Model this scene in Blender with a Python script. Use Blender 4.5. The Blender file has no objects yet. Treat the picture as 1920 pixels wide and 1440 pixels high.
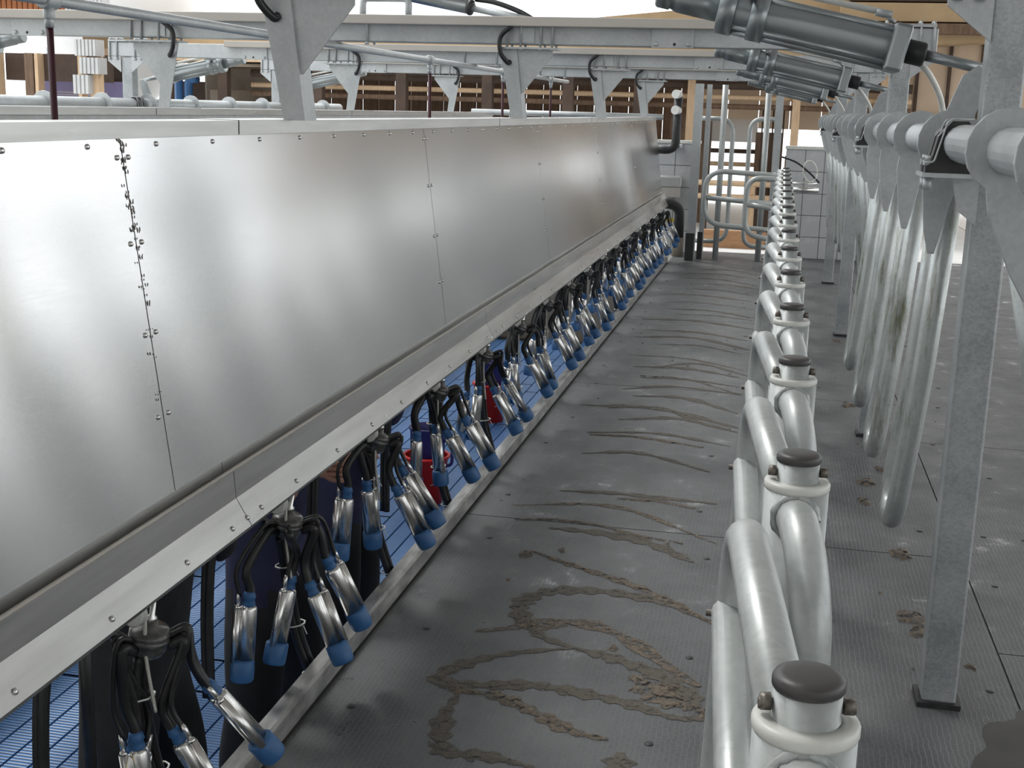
import bpy, bmesh, math, random
from mathutils import Vector, Matrix
random.seed(7)
SC = bpy.context.scene
COL = SC.collection

# ------------------------------------------------------------------ camera
cam_d = bpy.data.cameras.new('camera'); cam = bpy.data.objects.new('camera', cam_d); COL.objects.link(cam)
cam_d.sensor_width = 36.0; cam_d.sensor_fit = 'HORIZONTAL'; cam_d.lens = 2388.4/1920*36
cam_d.clip_start = 0.02; cam_d.clip_end = 400
_yaw, _pit, _rol = 0.2000, 0.2131, 0.0291
_f = Vector((-math.sin(_yaw)*math.cos(_pit), math.cos(_yaw)*math.cos(_pit), -math.sin(_pit)))
_r = Vector((math.cos(_yaw), math.sin(_yaw), 0)); _u = _r.cross(_f)
_r2 = math.cos(_rol)*_r + math.sin(_rol)*_u; _u2 = -math.sin(_rol)*_r + math.cos(_rol)*_u
cam.matrix_world = Matrix(((_r2.x, _u2.x, -_f.x, 0), (_r2.y, _u2.y, -_f.y, 0), (_r2.z, _u2.z, -_f.z, 1.475), (0, 0, 0, 1)))
SC.camera = cam

# ------------------------------------------------------------------ sky, sun, exposure
W = bpy.data.worlds.new('sky'); SC.world = W; W.use_nodes = True
_bg = W.node_tree.nodes['Background']; _bg.inputs[0].default_value = (0.95, 0.98, 1.0, 1); _bg.inputs[1].default_value = 1.75
sun_d = bpy.data.lights.new('sun', 'SUN'); sun_d.energy = 1.6; sun_d.angle = math.radians(12); sun_d.color = (1, .98, .95)
sun = bpy.data.objects.new('sun', sun_d); COL.objects.link(sun)
sun.rotation_euler = Vector((-0.55, 0.45, 1.0)).to_track_quat('Z', 'Y').to_euler()
vs = SC.view_settings; vs.view_transform = 'Standard'; vs.look = 'None'; vs.exposure = 0.22; vs.gamma = 1.0; vs.use_curve_mapping = False

# ------------------------------------------------------------------ materials
def nt(name):
    m = bpy.data.materials.new(name); m.use_nodes = True
    t = m.node_tree; return m, t, t.nodes['Principled BSDF']
def ramp(t, fac, stops):
    r = t.nodes.new('ShaderNodeValToRGB'); e = r.color_ramp.elements
    e[0].position, e[0].color = stops[0][0], (*stops[0][1], 1)
    e[1].position, e[1].color = stops[-1][0], (*stops[-1][1], 1)
    for p, c in stops[1:-1]:
        n = e.new(p); n.color = (*c, 1)
    t.links.new(fac, r.inputs[0]); return r.outputs[0]
def coord(t, scale=(1, 1, 1)):
    c = t.nodes.new('ShaderNodeTexCoord'); m = t.nodes.new('ShaderNodeMapping'); m.inputs['Scale'].default_value = scale
    t.links.new(c.outputs['Object'], m.inputs[0]); return m.outputs[0]
def noise(t, co, scale, detail=4, rough=.55):
    n = t.nodes.new('ShaderNodeTexNoise'); n.inputs['Scale'].default_value = scale; n.inputs['Detail'].default_value = detail
    n.inputs['Roughness'].default_value = rough; t.links.new(co, n.inputs['Vector']); return n.outputs['Fac']
def bump(t, b, h, strength, dist):
    n = t.nodes.new('ShaderNodeBump'); n.inputs['Strength'].default_value = strength; n.inputs['Distance'].default_value = dist
    t.links.new(h, n.inputs['Height']); t.links.new(n.outputs[0], b.inputs['Normal'])
def simple(name, c0, c1, metal=0, r0=.5, r1=None, scale=20, stretch=(1, 1, 1), bmp=0, bd=.002, emis=None):
    m, t, b = nt(name); co = coord(t, stretch); n = noise(t, co, scale)
    t.links.new(ramp(t, n, [(.3, c0), (.7, c1)]), b.inputs['Base Color'])
    b.inputs['Metallic'].default_value = metal
    if r1 is None: b.inputs['Roughness'].default_value = r0
    else:
        rr = ramp(t, noise(t, co, scale*.6), [(.3, (r0,)*3), (.7, (r1,)*3)]); t.links.new(rr, b.inputs['Roughness'])
    if bmp: bump(t, b, n, bmp, bd)
    return m
M = {}
def galv(name, lo, hi, metal, r0, r1, spang=55):
    m, t, b = nt(name); co = coord(t)
    v = t.nodes.new('ShaderNodeTexVoronoi'); v.inputs['Scale'].default_value = spang; t.links.new(co, v.inputs['Vector'])
    n = noise(t, co, 7, 5); mx = t.nodes.new('ShaderNodeMath'); mx.operation = 'MULTIPLY_ADD'; mx.inputs[1].default_value = .22
    sp = t.nodes.new('ShaderNodeSeparateColor'); t.links.new(v.outputs['Color'], sp.inputs[0])
    t.links.new(sp.outputs[0], mx.inputs[0]); t.links.new(n, mx.inputs[2])
    t.links.new(ramp(t, mx.outputs[0], [(.4, lo), (.9, hi)]), b.inputs['Base Color'])
    b.inputs['Metallic'].default_value = metal
    t.links.new(ramp(t, mx.outputs[0], [(.3, (r0,)*3), (.9, (r1,)*3)]), b.inputs['Roughness'])
    bump(t, b, noise(t, co, 45, 3), .12, .002)
    return m
M['galv'] = galv('galvanised_steel', (.40, .42, .425), (.52, .54, .545), .45, .4, .52, 90)
M['tube'] = galv('galvanised_tube', (.40, .425, .42), (.52, .545, .535), .35, .34, .46, 110)
M['post'] = galv('galvanised_post', (.28, .30, .305), (.48, .50, .505), .4, .42, .55, 160)
def armtube():
    m = galv('weathered_arm_tube', (.42, .45, .445), (.54, .57, .56), .5, .28, .42, 110); t = m.node_tree; b = t.nodes['Principled BSDF']
    src = b.inputs['Base Color'].links[0].from_socket; mx = t.nodes.new('ShaderNodeMix'); mx.data_type = 'RGBA'; mx.inputs['B'].default_value = (.13, .125, .055, 1)
    t.links.new(src, mx.inputs['A']); t.links.new(ramp(t, noise(t, coord(t, (7, 7, 1.2)), 2.4, 6, .72), [(.53, (0, 0, 0)), (.66, (.8, .8, .8))]), mx.inputs['Factor'])
    t.links.new(mx.outputs['Result'], b.inputs['Base Color']); return m
M['arm'] = armtube()
def steel():
    m, t, b = nt('brushed_stainless'); co = coord(t, (1, .6, 14)); n = noise(t, co, 26, 6, .65); n2 = noise(t, coord(t), 1.3, 3)
    t.links.new(ramp(t, n2, [(.3, (.74, .745, .745)), (.7, (.82, .82, .815))]), b.inputs['Base Color'])
    b.inputs['Metallic'].default_value = 1.0
    t.links.new(ramp(t, n, [(.3, (.19,)*3), (.7, (.23,)*3)]), b.inputs['Roughness'])
    b.inputs['Anisotropic'].default_value = .8; b.inputs['Anisotropic Rotation'].default_value = ROT
    tg = t.nodes.new('ShaderNodeCombineXYZ'); tg.inputs[1].default_value = 1.0; t.links.new(tg.outputs[0], b.inputs['Tangent'])
    bump(t, b, noise(t, coord(t, (1, .5, 2)), 130, 3), .02, .001)
    return m
ROT = 0.25
M['steel'] = steel()
M['steel2'] = simple('folded_stainless', (.52, .52, .51), (.64, .635, .62), 1, .26, .38, 6, (1, .4, 6))
M['kerb'] = simple('worn_kerb_steel', (.22, .22, .21), (.48, .475, .46), .85, .3, .5, 9, (3, 1, 3))
M['chrome'] = simple('polished_shell', (.70, .69, .67), (.80, .79, .77), 1, .2, .28, 30)
M['cyl'] = simple('anthracite_cylinder', (.32, .345, .35), (.37, .395, .40), .8, .3, .38, 6)
M['dark'] = simple('dark_plastic', (.018, .018, .019), (.032, .031, .031), 0, .4, .55, 30)
M['cap'] = simple('black_end_cap', (.045, .042, .042), (.065, .06, .06), 0, .38, .5, 12)
M['hose'] = simple('black_hose', (.010, .010, .011), (.02, .02, .021), 0, .32, .45, 40)
M['blue'] = simple('blue_liner_rubber', (.022, .095, .24), (.035, .125, .30), 0, .42, .55, 40)
M['bluepipe'] = simple('blue_pipe', (.05, .17, .42), (.07, .22, .5), 0, .4, None, 5)
M['white'] = simple('white_plastic', (.62, .62, .58), (.74, .74, .70), 0, .4, None, 20)
M['cream'] = simple('cream_duct', (.44, .41, .37), (.49, .46, .415), 0, .45, None, 3)
M['clear'] = simple('smoky_claw_plastic', (.05, .05, .05), (.14, .135, .13), .2, .18, .3, 50)
M['red'] = simple('red_bucket_plastic', (.78, .02, .012), (.88, .03, .018), 0, .4, None, 6)
M['violet'] = simple('violet_plastic', (.025, .02, .12), (.035, .03, .17), 0, .45, None, 6)
M['maroon'] = simple('maroon_hose', (.03, .003, .008), (.06, .006, .014), 0, .5, None, 12)
M['rope'] = simple('white_rope', (.42, .41, .37), (.6, .58, .53), 0, .8, None, 300)
M['wood'] = simple('pale_timber', (.48, .33, .20), (.62, .45, .29), 0, .7, None, 5, (8, 8, 1))
M['board'] = simple('orange_board', (.42, .22, .11), (.56, .32, .17), 0, .7, None, 5, (1, 6, 6))
M['brown'] = simple('brown_planks', (.10, .06, .038), (.19, .12, .075), 0, .8, None, 4, (6, 6, 1))
M['redwood'] = simple('red_brown_slats', (.30, .10, .035), (.42, .16, .06), 0, .75, None, 4, (6, 6, 1))
M['beige'] = simple('beige_wall_board', (.50, .38, .27), (.60, .47, .35), 0, .8, None, 2)
M['tan'] = simple('tan_roof_sheet', (.36, .25, .14), (.46, .33, .19), 0, .8, None, 2)
M['umber'] = simple('dark_brown_beam', (.045, .028, .02), (.08, .05, .035), 0, .8, None, 4)
M['conc'] = simple('grey_concrete', (.20, .17, .135), (.32, .28, .23), 0, .85, None, 3, bmp=.2)
M['yard'] = simple('pale_yard', (.62, .62, .61), (.75, .75, .74), 0, .9, None, 1.2)
M['slab'] = simple('slab_concrete', (.22, .22, .21), (.30, .30, .28), 0, .8, None, 4)
M['silo'] = simple('white_silo', (.66, .66, .66), (.72, .72, .71), 0, .5, None, 1)
M['corr'] = simple('grey_cladding', (.42, .42, .42), (.52, .52, .51), .3, .5, None, 3)
M['tile'] = simple('glazed_tile', (.46, .47, .48), (.54, .55, .56), 0, .2, .35, 3)
M['grout'] = simple('dark_grout', (.10, .10, .10), (.14, .14, .14), 0, .9, None, 10)
M['skin'] = simple('skin', (.52, .27, .19), (.60, .33, .24), 0, .5, None, 15)
M['navy'] = simple('navy_cloth', (.012, .014, .045), (.022, .025, .07), 0, .85, None, 14, bmp=.4, bd=.01)
M['blackcloth'] = simple('black_cloth', (.008, .008, .010), (.018, .018, .02), 0, .8, None, 14, bmp=.4, bd=.01)
M['hair'] = simple('dark_hair', (.02, .014, .01), (.05, .035, .025), 0, .6, None, 60)
M['rusty'] = simple('dull_bolt', (.16, .14, .12), (.26, .24, .21), .7, .45, None, 40)
M['brass'] = simple('brass_fitting', (.45, .28, .12), (.6, .4, .2), .9, .35, None, 20)
M['yellow'] = simple('yellow_plastic', (.45, .33, .02), (.55, .4, .03), 0, .5, None, 5)
M['green'] = simple('green_hose', (.01, .12, .06), (.02, .18, .09), 0, .45, None, 5)
M['purple'] = simple('lilac_curtain', (.20, .17, .32), (.28, .25, .42), 0, .7, None, 2)
def mat_rubber():
    m, t, b = nt('studded_rubber_mat'); co = coord(t)
    br = t.nodes.new('ShaderNodeTexBrick'); br.inputs['Scale'].default_value = 1.0
    br.inputs['Brick Width'].default_value = .030; br.inputs['Row Height'].default_value = .0135; br.inputs['Mortar Size'].default_value = .0016
    br.inputs['Mortar Smooth'].default_value = .6; br.inputs['Color1'].default_value = (0, 0, 0, 1); br.inputs['Color2'].default_value = (.25, .25, .25, 1); br.inputs['Mortar'].default_value = (1, 1, 1, 1)
    mp = t.nodes.new('ShaderNodeMapping'); mp.inputs['Rotation'].default_value = (0, 0, math.pi/2)
    wob = t.nodes.new('ShaderNodeVectorMath'); wob.operation = 'ADD'
    nn = t.nodes.new('ShaderNodeTexNoise'); nn.inputs['Scale'].default_value = 26; nn.inputs['Detail'].default_value = 1; t.links.new(co, nn.inputs['Vector'])
    sc = t.nodes.new('ShaderNodeVectorMath'); sc.operation = 'SCALE'; sc.inputs['Scale'].default_value = .012; t.links.new(nn.outputs['Color'], sc.inputs[0])
    t.links.new(co, wob.inputs[0]); t.links.new(sc.outputs[0], wob.inputs[1]); t.links.new(wob.outputs[0], mp.inputs[0]); t.links.new(mp.outputs[0], br.inputs['Vector'])
    big = noise(t, coord(t, (1, 1, 1)), 1.6, 6, .6); fine = noise(t, co, 60, 3)
    base = ramp(t, big, [(.30, (.046, .049, .052)), (.52, (.080, .084, .088)), (.72, (.106, .109, .112))])
    mx = t.nodes.new('ShaderNodeMix'); mx.data_type = 'RGBA'; mx.inputs['B'].default_value = (.17, .175, .18, 1)
    t.links.new(base, mx.inputs['A']); mlt = t.nodes.new('ShaderNodeMath'); mlt.operation = 'MULTIPLY'; mlt.inputs[1].default_value = .4
    t.links.new(br.outputs['Color'], mlt.inputs[0]); t.links.new(mlt.outputs[0], mx.inputs['Factor']); t.links.new(mx.outputs['Result'], b.inputs['Base Color'])
    wet = noise(t, coord(t), 5.5, 5, .7)
    t.links.new(ramp(t, wet, [(.33, (.24,)*3), (.40, (.46,)*3), (.8, (.62,)*3)]), b.inputs['Roughness'])
    bump(t, b, br.outputs['Color'], .5, .002)
    return m
M['mat'] = mat_rubber()
def mat_grating():
    m, t, b = nt('blue_slatted_grating'); co = coord(t)
    w = t.nodes.new('ShaderNodeTexWave'); w.wave_type = 'BANDS'; w.bands_direction = 'Y'; w.inputs['Scale'].default_value = 15.7; t.links.new(co, w.inputs['Vector'])
    n = noise(t, co, 5)
    base = ramp(t, n, [(.3, (.07, .20, .47)), (.7, (.095, .25, .56))])
    mx = t.nodes.new('ShaderNodeMix'); mx.data_type = 'RGBA'; mx.inputs['B'].default_value = (.012, .03, .07, 1)
    t.links.new(base, mx.inputs['A'])
    t.links.new(ramp(t, w.outputs['Fac'], [(.1, (1, 1, 1)), (.3, (0, 0, 0))]), mx.inputs['Factor'])
    t.links.new(mx.outputs['Result'], b.inputs['Base Color']); b.inputs['Roughness'].default_value = .4
    bump(t, b, w.outputs['Fac'], .6, .004)
    return m
M['grate'] = mat_grating()
def mat_manure(name, lo, hi, cover):
    m, t, b = nt(name); co = coord(t); n = noise(t, co, 90, 5, .7)
    t.links.new(ramp(t, n, [(.3, lo), (.7, hi)]), b.inputs['Base Color']); b.inputs['Roughness'].default_value = .6
    bump(t, b, n, .9, .004)
    tr = t.nodes.new('ShaderNodeBsdfTransparent'); mx = t.nodes.new('ShaderNodeMixShader')
    n2 = noise(t, co, 38, 5, .75)
    t.links.new(ramp(t, n2, [(cover-.06, (0, 0, 0)), (cover+.06, (1, 1, 1))]), mx.inputs[0])
    t.links.new(tr.outputs[0], mx.inputs[1]); t.links.new(b.outputs[0], mx.inputs[2])
    t.links.new(mx.outputs[0], t.nodes['Material Output'].inputs['Surface'])
    return m
M['smear'] = mat_manure('thin_manure_smear', (.045, .038, .027), (.095, .080, .058), .42)
M['dung'] = mat_manure('thick_manure', (.04, .03, .018), (.17, .13, .088), .47)
M['wet'] = simple('wet_dark_patch', (.012, .011, .010), (.02, .019, .018), 0, .3, .45, 8)

# ------------------------------------------------------------------ mesh helpers
MX = -4.31   # mirror plane of the parlour: x -> MX - x
class MB:
    def __init__(s): s.v, s.f, s.sm = [], [], []
    def add(s, vs, fs, smooth=False):
        o = len(s.v); s.v += [Vector(p) for p in vs]; s.f += [tuple(i+o for i in f) for f in fs]; s.sm += [smooth]*len(fs); return s
    def box(s, x0, x1, y0, y1, z0, z1):
        return s.add([(x0, y0, z0), (x1, y0, z0), (x1, y1, z0), (x0, y1, z0), (x0, y0, z1), (x1, y0, z1), (x1, y1, z1), (x0, y1, z1)],
                     [(3, 2, 1, 0), (4, 5, 6, 7), (0, 1, 5, 4), (1, 2, 6, 5), (2, 3, 7, 6), (3, 0, 4, 7)])
    def obox(s, M4, hx, hy, hz):
        n = len(s.v); s.box(-hx, hx, -hy, hy, -hz, hz)
        for i in range(n, len(s.v)): s.v[i] = M4 @ s.v[i]
        return s
    def prism(s, poly, axis, a0, a1):
        """polygon in the two other axes (order x,y,z without axis), extruded along axis"""
        n = len(poly)
        def p(q, a):
            return {'x': (a, q[0], q[1]), 'y': (q[0], a, q[1]), 'z': (q[0], q[1], a)}[axis]
        vs = [p(q, a0) for q in poly]+[p(q, a1) for q in poly]
        fs = [tuple(range(n)), tuple(reversed(range(n, 2*n)))]+[(i, n+i, n+(i+1) % n, (i+1) % n) for i in range(n)]
        ar = sum(poly[i][0]*poly[(i+1) % n][1]-poly[(i+1) % n][0]*poly[i][1] for i in range(n))
        if (axis == 'y' and ar < 0) or (axis != 'y' and ar > 0): fs = [tuple(reversed(f)) for f in fs]
        return s.add(vs, fs)
    def tube(s, pts, r, n=12, caps=True, radii=None, smooth=True):
        pts = [Vector(p) for p in pts]; k = len(pts); T = []
        for i in range(k):
            d = (pts[min(i+1, k-1)]-pts[max(i-1, 0)]); T.append(d.normalized())
        ref = Vector((0, 0, 1)) if abs(T[0].z) < .9 else Vector((1, 0, 0))
        u = T[0].cross(ref).normalized(); vs = []
        for i in range(k):
            u = (u-T[i]*u.dot(T[i])).normalized(); w = T[i].cross(u); rr = radii[i] if radii else r
            for j in range(n):
                a = 2*math.pi*j/n; vs.append(pts[i]+(u*math.cos(a)+w*math.sin(a))*rr)
        fs = [(i*n+j, i*n+(j+1) % n, (i+1)*n+(j+1) % n, (i+1)*n+j) for i in range(k-1) for j in range(n)]
        s.add(vs, fs, smooth)
        if caps:
            o = len(s.v)-k*n
            s.f += [tuple(o+j for j in reversed(range(n))), tuple(o+(k-1)*n+j for j in range(n))]; s.sm += [False]*2
        return s
    def lathe(s, prof, n=20, M4=None, smooth=True):
        M4 = M4 or Matrix.Identity(4); k = len(prof); vs = []
        for (r, z) in prof:
            for j in range(n):
                a = 2*math.pi*j/n; vs.append(M4 @ Vector((r*math.cos(a), r*math.sin(a), z)))
        fs = [(i*n+j, i*n+(j+1) % n, (i+1)*n+(j+1) % n, (i+1)*n+j) for i in range(k-1) for j in range(n)]
        if prof[0][1] > prof[-1][1]: fs = [tuple(reversed(f)) for f in fs]
        o = len(s.v); s.add(vs, fs, smooth)
        b, t = tuple(o+j for j in reversed(range(n))), tuple(o+(k-1)*n+j for j in range(n))
        if prof[0][1] > prof[-1][1]: b, t = tuple(reversed(b)), tuple(reversed(t))
        if prof[0][0] > 1e-6: s.f.append(b); s.sm.append(False)
        if prof[-1][0] > 1e-6: s.f.append(t); s.sm.append(False)
        return s
    def mesh(s, name, off=Vector((0, 0, 0)), mirror=False, bevel=0, fix=True):
        me = bpy.data.meshes.new(name)
        vs = [((MX-p.x) if mirror else p.x, p.y, p.z) for p in s.v]; vs = [(x-off.x, y-off.y, z-off.z) for x, y, z in vs]
        fs = [tuple(reversed(f)) for f in s.f] if mirror else s.f
        me.from_pydata(vs, [], fs); me.polygons.foreach_set('use_smooth', s.sm); me.update()
        if bevel or fix:
            bm = bmesh.new(); bm.from_mesh(me); bmesh.ops.recalc_face_normals(bm, faces=bm.faces)
            ed = [e for e in bm.edges if len(e.link_faces) == 2 and e.calc_face_angle(0) > .6 and not (e.link_faces[0].smooth and e.link_faces[1].smooth)]
            if bevel: bmesh.ops.bevel(bm, geom=ed, offset=bevel, segments=2, profile=.5, affect='EDGES', clamp_overlap=True)
            bm.to_mesh(me); bm.free()
        return me
    def build(s, name, mat, parent=None, mirror=False, bevel=0):
        if parent is None:
            xs = [(MX-p.x) if mirror else p.x for p in s.v]
            off = Vector(((min(xs)+max(xs))/2, (min(p.y for p in s.v)+max(p.y for p in s.v))/2, min(p.z for p in s.v)))
        else: off = wloc(parent)
        me = s.mesh(name, off, mirror, bevel); me.materials.append(M[mat] if isinstance(mat, str) else mat)
        o = bpy.data.objects.new(name, me); COL.objects.link(o)
        if parent is None: o.location = off
        else: o.parent = parent
        return o
def wloc(o):
    p = Vector((0, 0, 0))
    while o is not None: p += o.location; o = o.parent
    return p
def tag(o, label, cat, group=None):
    o['label'] = label; o['category'] = cat
    if group: o['group'] = group
    return o
def thing(name, label, cat, loc, group=None):
    o = bpy.data.objects.new(name, None); COL.objects.link(o); o.location = loc; o.empty_display_size = .05
    return tag(o, label, cat, group)
def struct(o, label=None): 
    o['kind'] = 'structure'
    if label: o['label'] = label
    return o
def place(name, mesh, parent, M4):
    o = bpy.data.objects.new(name, mesh); COL.objects.link(o); o.parent = parent; o.matrix_local = M4; return o
def copy_tree(o, parent=None):
    c = o.copy(); COL.objects.link(c); c.parent = parent
    for ch in list(o.children): copy_tree(ch, c)
    return c
def fillet(pts, r, k=6):
    pts = [Vector(p) for p in pts]; out = [pts[0]]
    for i in range(1, len(pts)-1):
        a, b, c = pts[i-1], pts[i], pts[i+1]; d1 = (a-b); d2 = (c-b); l = min(r, d1.length*.48, d2.length*.48)
        p0, p2 = b+d1.normalized()*l, b+d2.normalized()*l
        for j in range(k+1):
            t = j/k; out.append(p0*(1-t)**2+b*2*t*(1-t)+p2*t*t)
    out.append(pts[-1]); return out
def spline(pts, k=6):
    P = [Vector(p) for p in pts]; P = [P[0]*2-P[1]]+P+[P[-1]*2-P[-2]]; out = []
    for i in range(1, len(P)-2):
        for j in range(k):
            t = j/k; a, b, c, d = P[i-1], P[i], P[i+1], P[i+2]
            out.append(.5*((2*b)+(c-a)*t+(2*a-5*b+4*c-d)*t*t+(3*b-a-3*c+d)*t**3))
    out.append(P[-2]); return out
def frame(p, z, x=None):
    z = Vector(z).normalized(); x = Vector(x) if x else Vector((0, 1, 0))
    if abs(x.normalized().dot(z)) > .98: x = Vector((1, 0, 0))
    y = z.cross(x).normalized(); x = y.cross(z); p = Vector(p)
    return Matrix(((x.x, y.x, z.x, p.x), (x.y, y.y, z.y, p.y), (x.z, y.z, z.z, p.z), (0, 0, 0, 1)))
ORD = ['first', 'second', 'third', 'fourth', 'fifth', 'sixth', 'seventh', 'eighth', 'ninth', 'tenth', 'eleventh', 'twelfth', 'thirteenth', 'fourteenth', 'fifteenth', 'sixteenth']

# ================================================================== SETTING
D = .72; BAY = 2.88; PY = [3.24+BAY*k for k in range(4)]
struct(MB().box(-60, 60, -30, 90, -1.32, -1.30).build('floor_yard', 'yard'))
# cow platforms on either side of the pit, then the yard beside and behind them
struct(MB().box(-1.10, 2.6, -.6, 14.2, -1.3, -.012).build('floor_platform', 'slab'))
struct(MB().box(-1.10, 2.6, -.6, 14.2, -1.3, -.012).build('floor_platform_across_pit', 'slab', mirror=True))
struct(MB().box(2.62, 40, -25, 80, -1.3, -.03).build('floor_exit_yard', 'yard'))
struct(MB().box(-40, 2.6, 14.22, 80, -1.3, -.03).build('floor_collecting_yard', 'yard'))
mats = struct(MB().box(-1.045, 2.55, -.55, 14.15, -.012, -.010).build('floor_mat_bed', 'dark'))
for (x0, x1, ph) in ((-1.045, .70, 0), (.705, 2.55, .8)):
    y = -.5-ph
    while y < 14.1:
        y1 = min(y+2.45, 14.15)
        MB().box(x0, x1, max(y, -.55), y1-.006, -.010, 0).build('rubber_mat', 'mat', mats)
        y += 2.45
# bolts that pin the mats
b = MB()
for k in range(9):
    for x in (-.93, -.18, .62, .80, .93):
        for dy in (.12, 1.3): b.lathe([(.011, 0), (.011, .0012), (.007, .002), (0, .002)], 10, Matrix.Translation((x+.03*math.sin(k*3+x*9), 1.9+k*1.225*1.1+dy*.7, .0003)))
o = b.build('mat_bolt_heads', 'dark', mats); o['kind'] = 'stuff'
# kerb along the platform edge
for mir in (False, True):
    k = MB().prism([(-1.102, -.05), (-1.102, .052), (-1.066, .052), (-1.058, .046), (-1.052, .004), (-1.06, .004), (-1.067, .044), (-1.096, .044), (-1.096, -.05)], 'y', .2, 13.0).build('trim_1' if not mir else 'trim_2', 'kerb', mirror=mir)
    struct(k, 'stainless kerb strip along the pit edge of the rubber platform' if not mir else 'stainless kerb strip on the far side of the pit')
# pit
pit = struct(MB().box(-3.205, -1.105, -.6, 13.2, -1.1, -.93).build('floor_pit', 'dark'))
SL = .1; slat = MB().box(0, SL-.007, 0, 1.185, -.03, 0).mesh('slat', bevel=.003); slat.materials.append(M['grate'])
off = wloc(pit)
for i in range(21):
    for j in range(10):
        place('slat', slat, pit, Matrix.Translation(Vector((-3.205+i*SL+.003, .9+j*1.2+.3*(i % 2), -.90))-off))
struct(MB().box(-3.205, -1.105, 13.2, 13.3, -1.1, .02).build('wall_pit_end', 'conc'))

# high boarded roof over the exit side, open at its sides
rf = struct(MB().prism([(-2.2, 5.3), (7.5, 4.6), (7.5, 4.7), (-2.2, 5.4)], 'y', -7, 16.5).build('ceiling', 'corr'))
for y in range(-6, 17, 2): MB().prism([(-2.2, 5.15), (7.5, 4.45), (7.5, 4.6), (-2.2, 5.3)], 'y', y, y+.12).build('rafter', 'wood', rf)
for y in range(-6, 17, 5): MB().box(7.2, 7.4, y, y+.2, -.03, 4.62).build('roof_post', 'wood', rf)
rf = struct(MB().box(-7.5, -2.25, -7, 2.2, 3.6, 3.7).build('ceiling_added_shade', 'corr'))  # unseen roof with rafters and posts, added to darken the near pit
for x in range(-7, -2): MB().box(x, x+.1, -7, 2.2, 3.45, 3.6).build('rafter', 'wood', rf)
for y in (-5, -1, 1.9): MB().box(-7.4, -7.2, y, y+.2, -.03, 3.6).build('roof_post', 'wood', rf)
struct(MB().box(-7.5, 7.5, -7.2, -7, -1.3, 4.6).build('wall_added_fill', 'silo'))  # unseen wall added behind the camera, pale to bounce fill onto facing steel

# tiled end walls beside the exit doorway: every tile is a piece
def tiled(name, x0, x1, y, z1, label):
    w = struct(MB().box(x0, x1, y, y+.18, -.01, z1).build(name, 'grout'), label); o = wloc(w)
    nx = max(1, round((x1-x0)/.2)); tw = (x1-x0)/nx; nz = round(z1/.245); th = z1/nz
    t = MB().box(.003, tw-.003, -.006, 0, .003, th-.003).mesh('tile', bevel=.002); t.materials.append(M['tile'])
    for i in range(nx):
        for j in range(nz): place('tile', t, w, Matrix.Translation(Vector((x0+i*tw, y, j*th))-o))
    MB().box(x0-.01, x1+.01, y-.02, y+.2, z1, z1+.03).build('sill', 'white', w)
    return w
tiled('wall_end_right', .05, 1.25, 13.9, 1.14, 'white tiled end wall right of the exit doorway')
tiled('wall_end_left', -1.35, -.86, 13.9, 1.16, 'white tiled end wall beside the black drain pipe')
struct(MB().box(-.86, .05, 14.9, 15.0, -.03, .17).build('trim_3', 'board'), 'orange wooden threshold board across the doorway')

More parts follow.
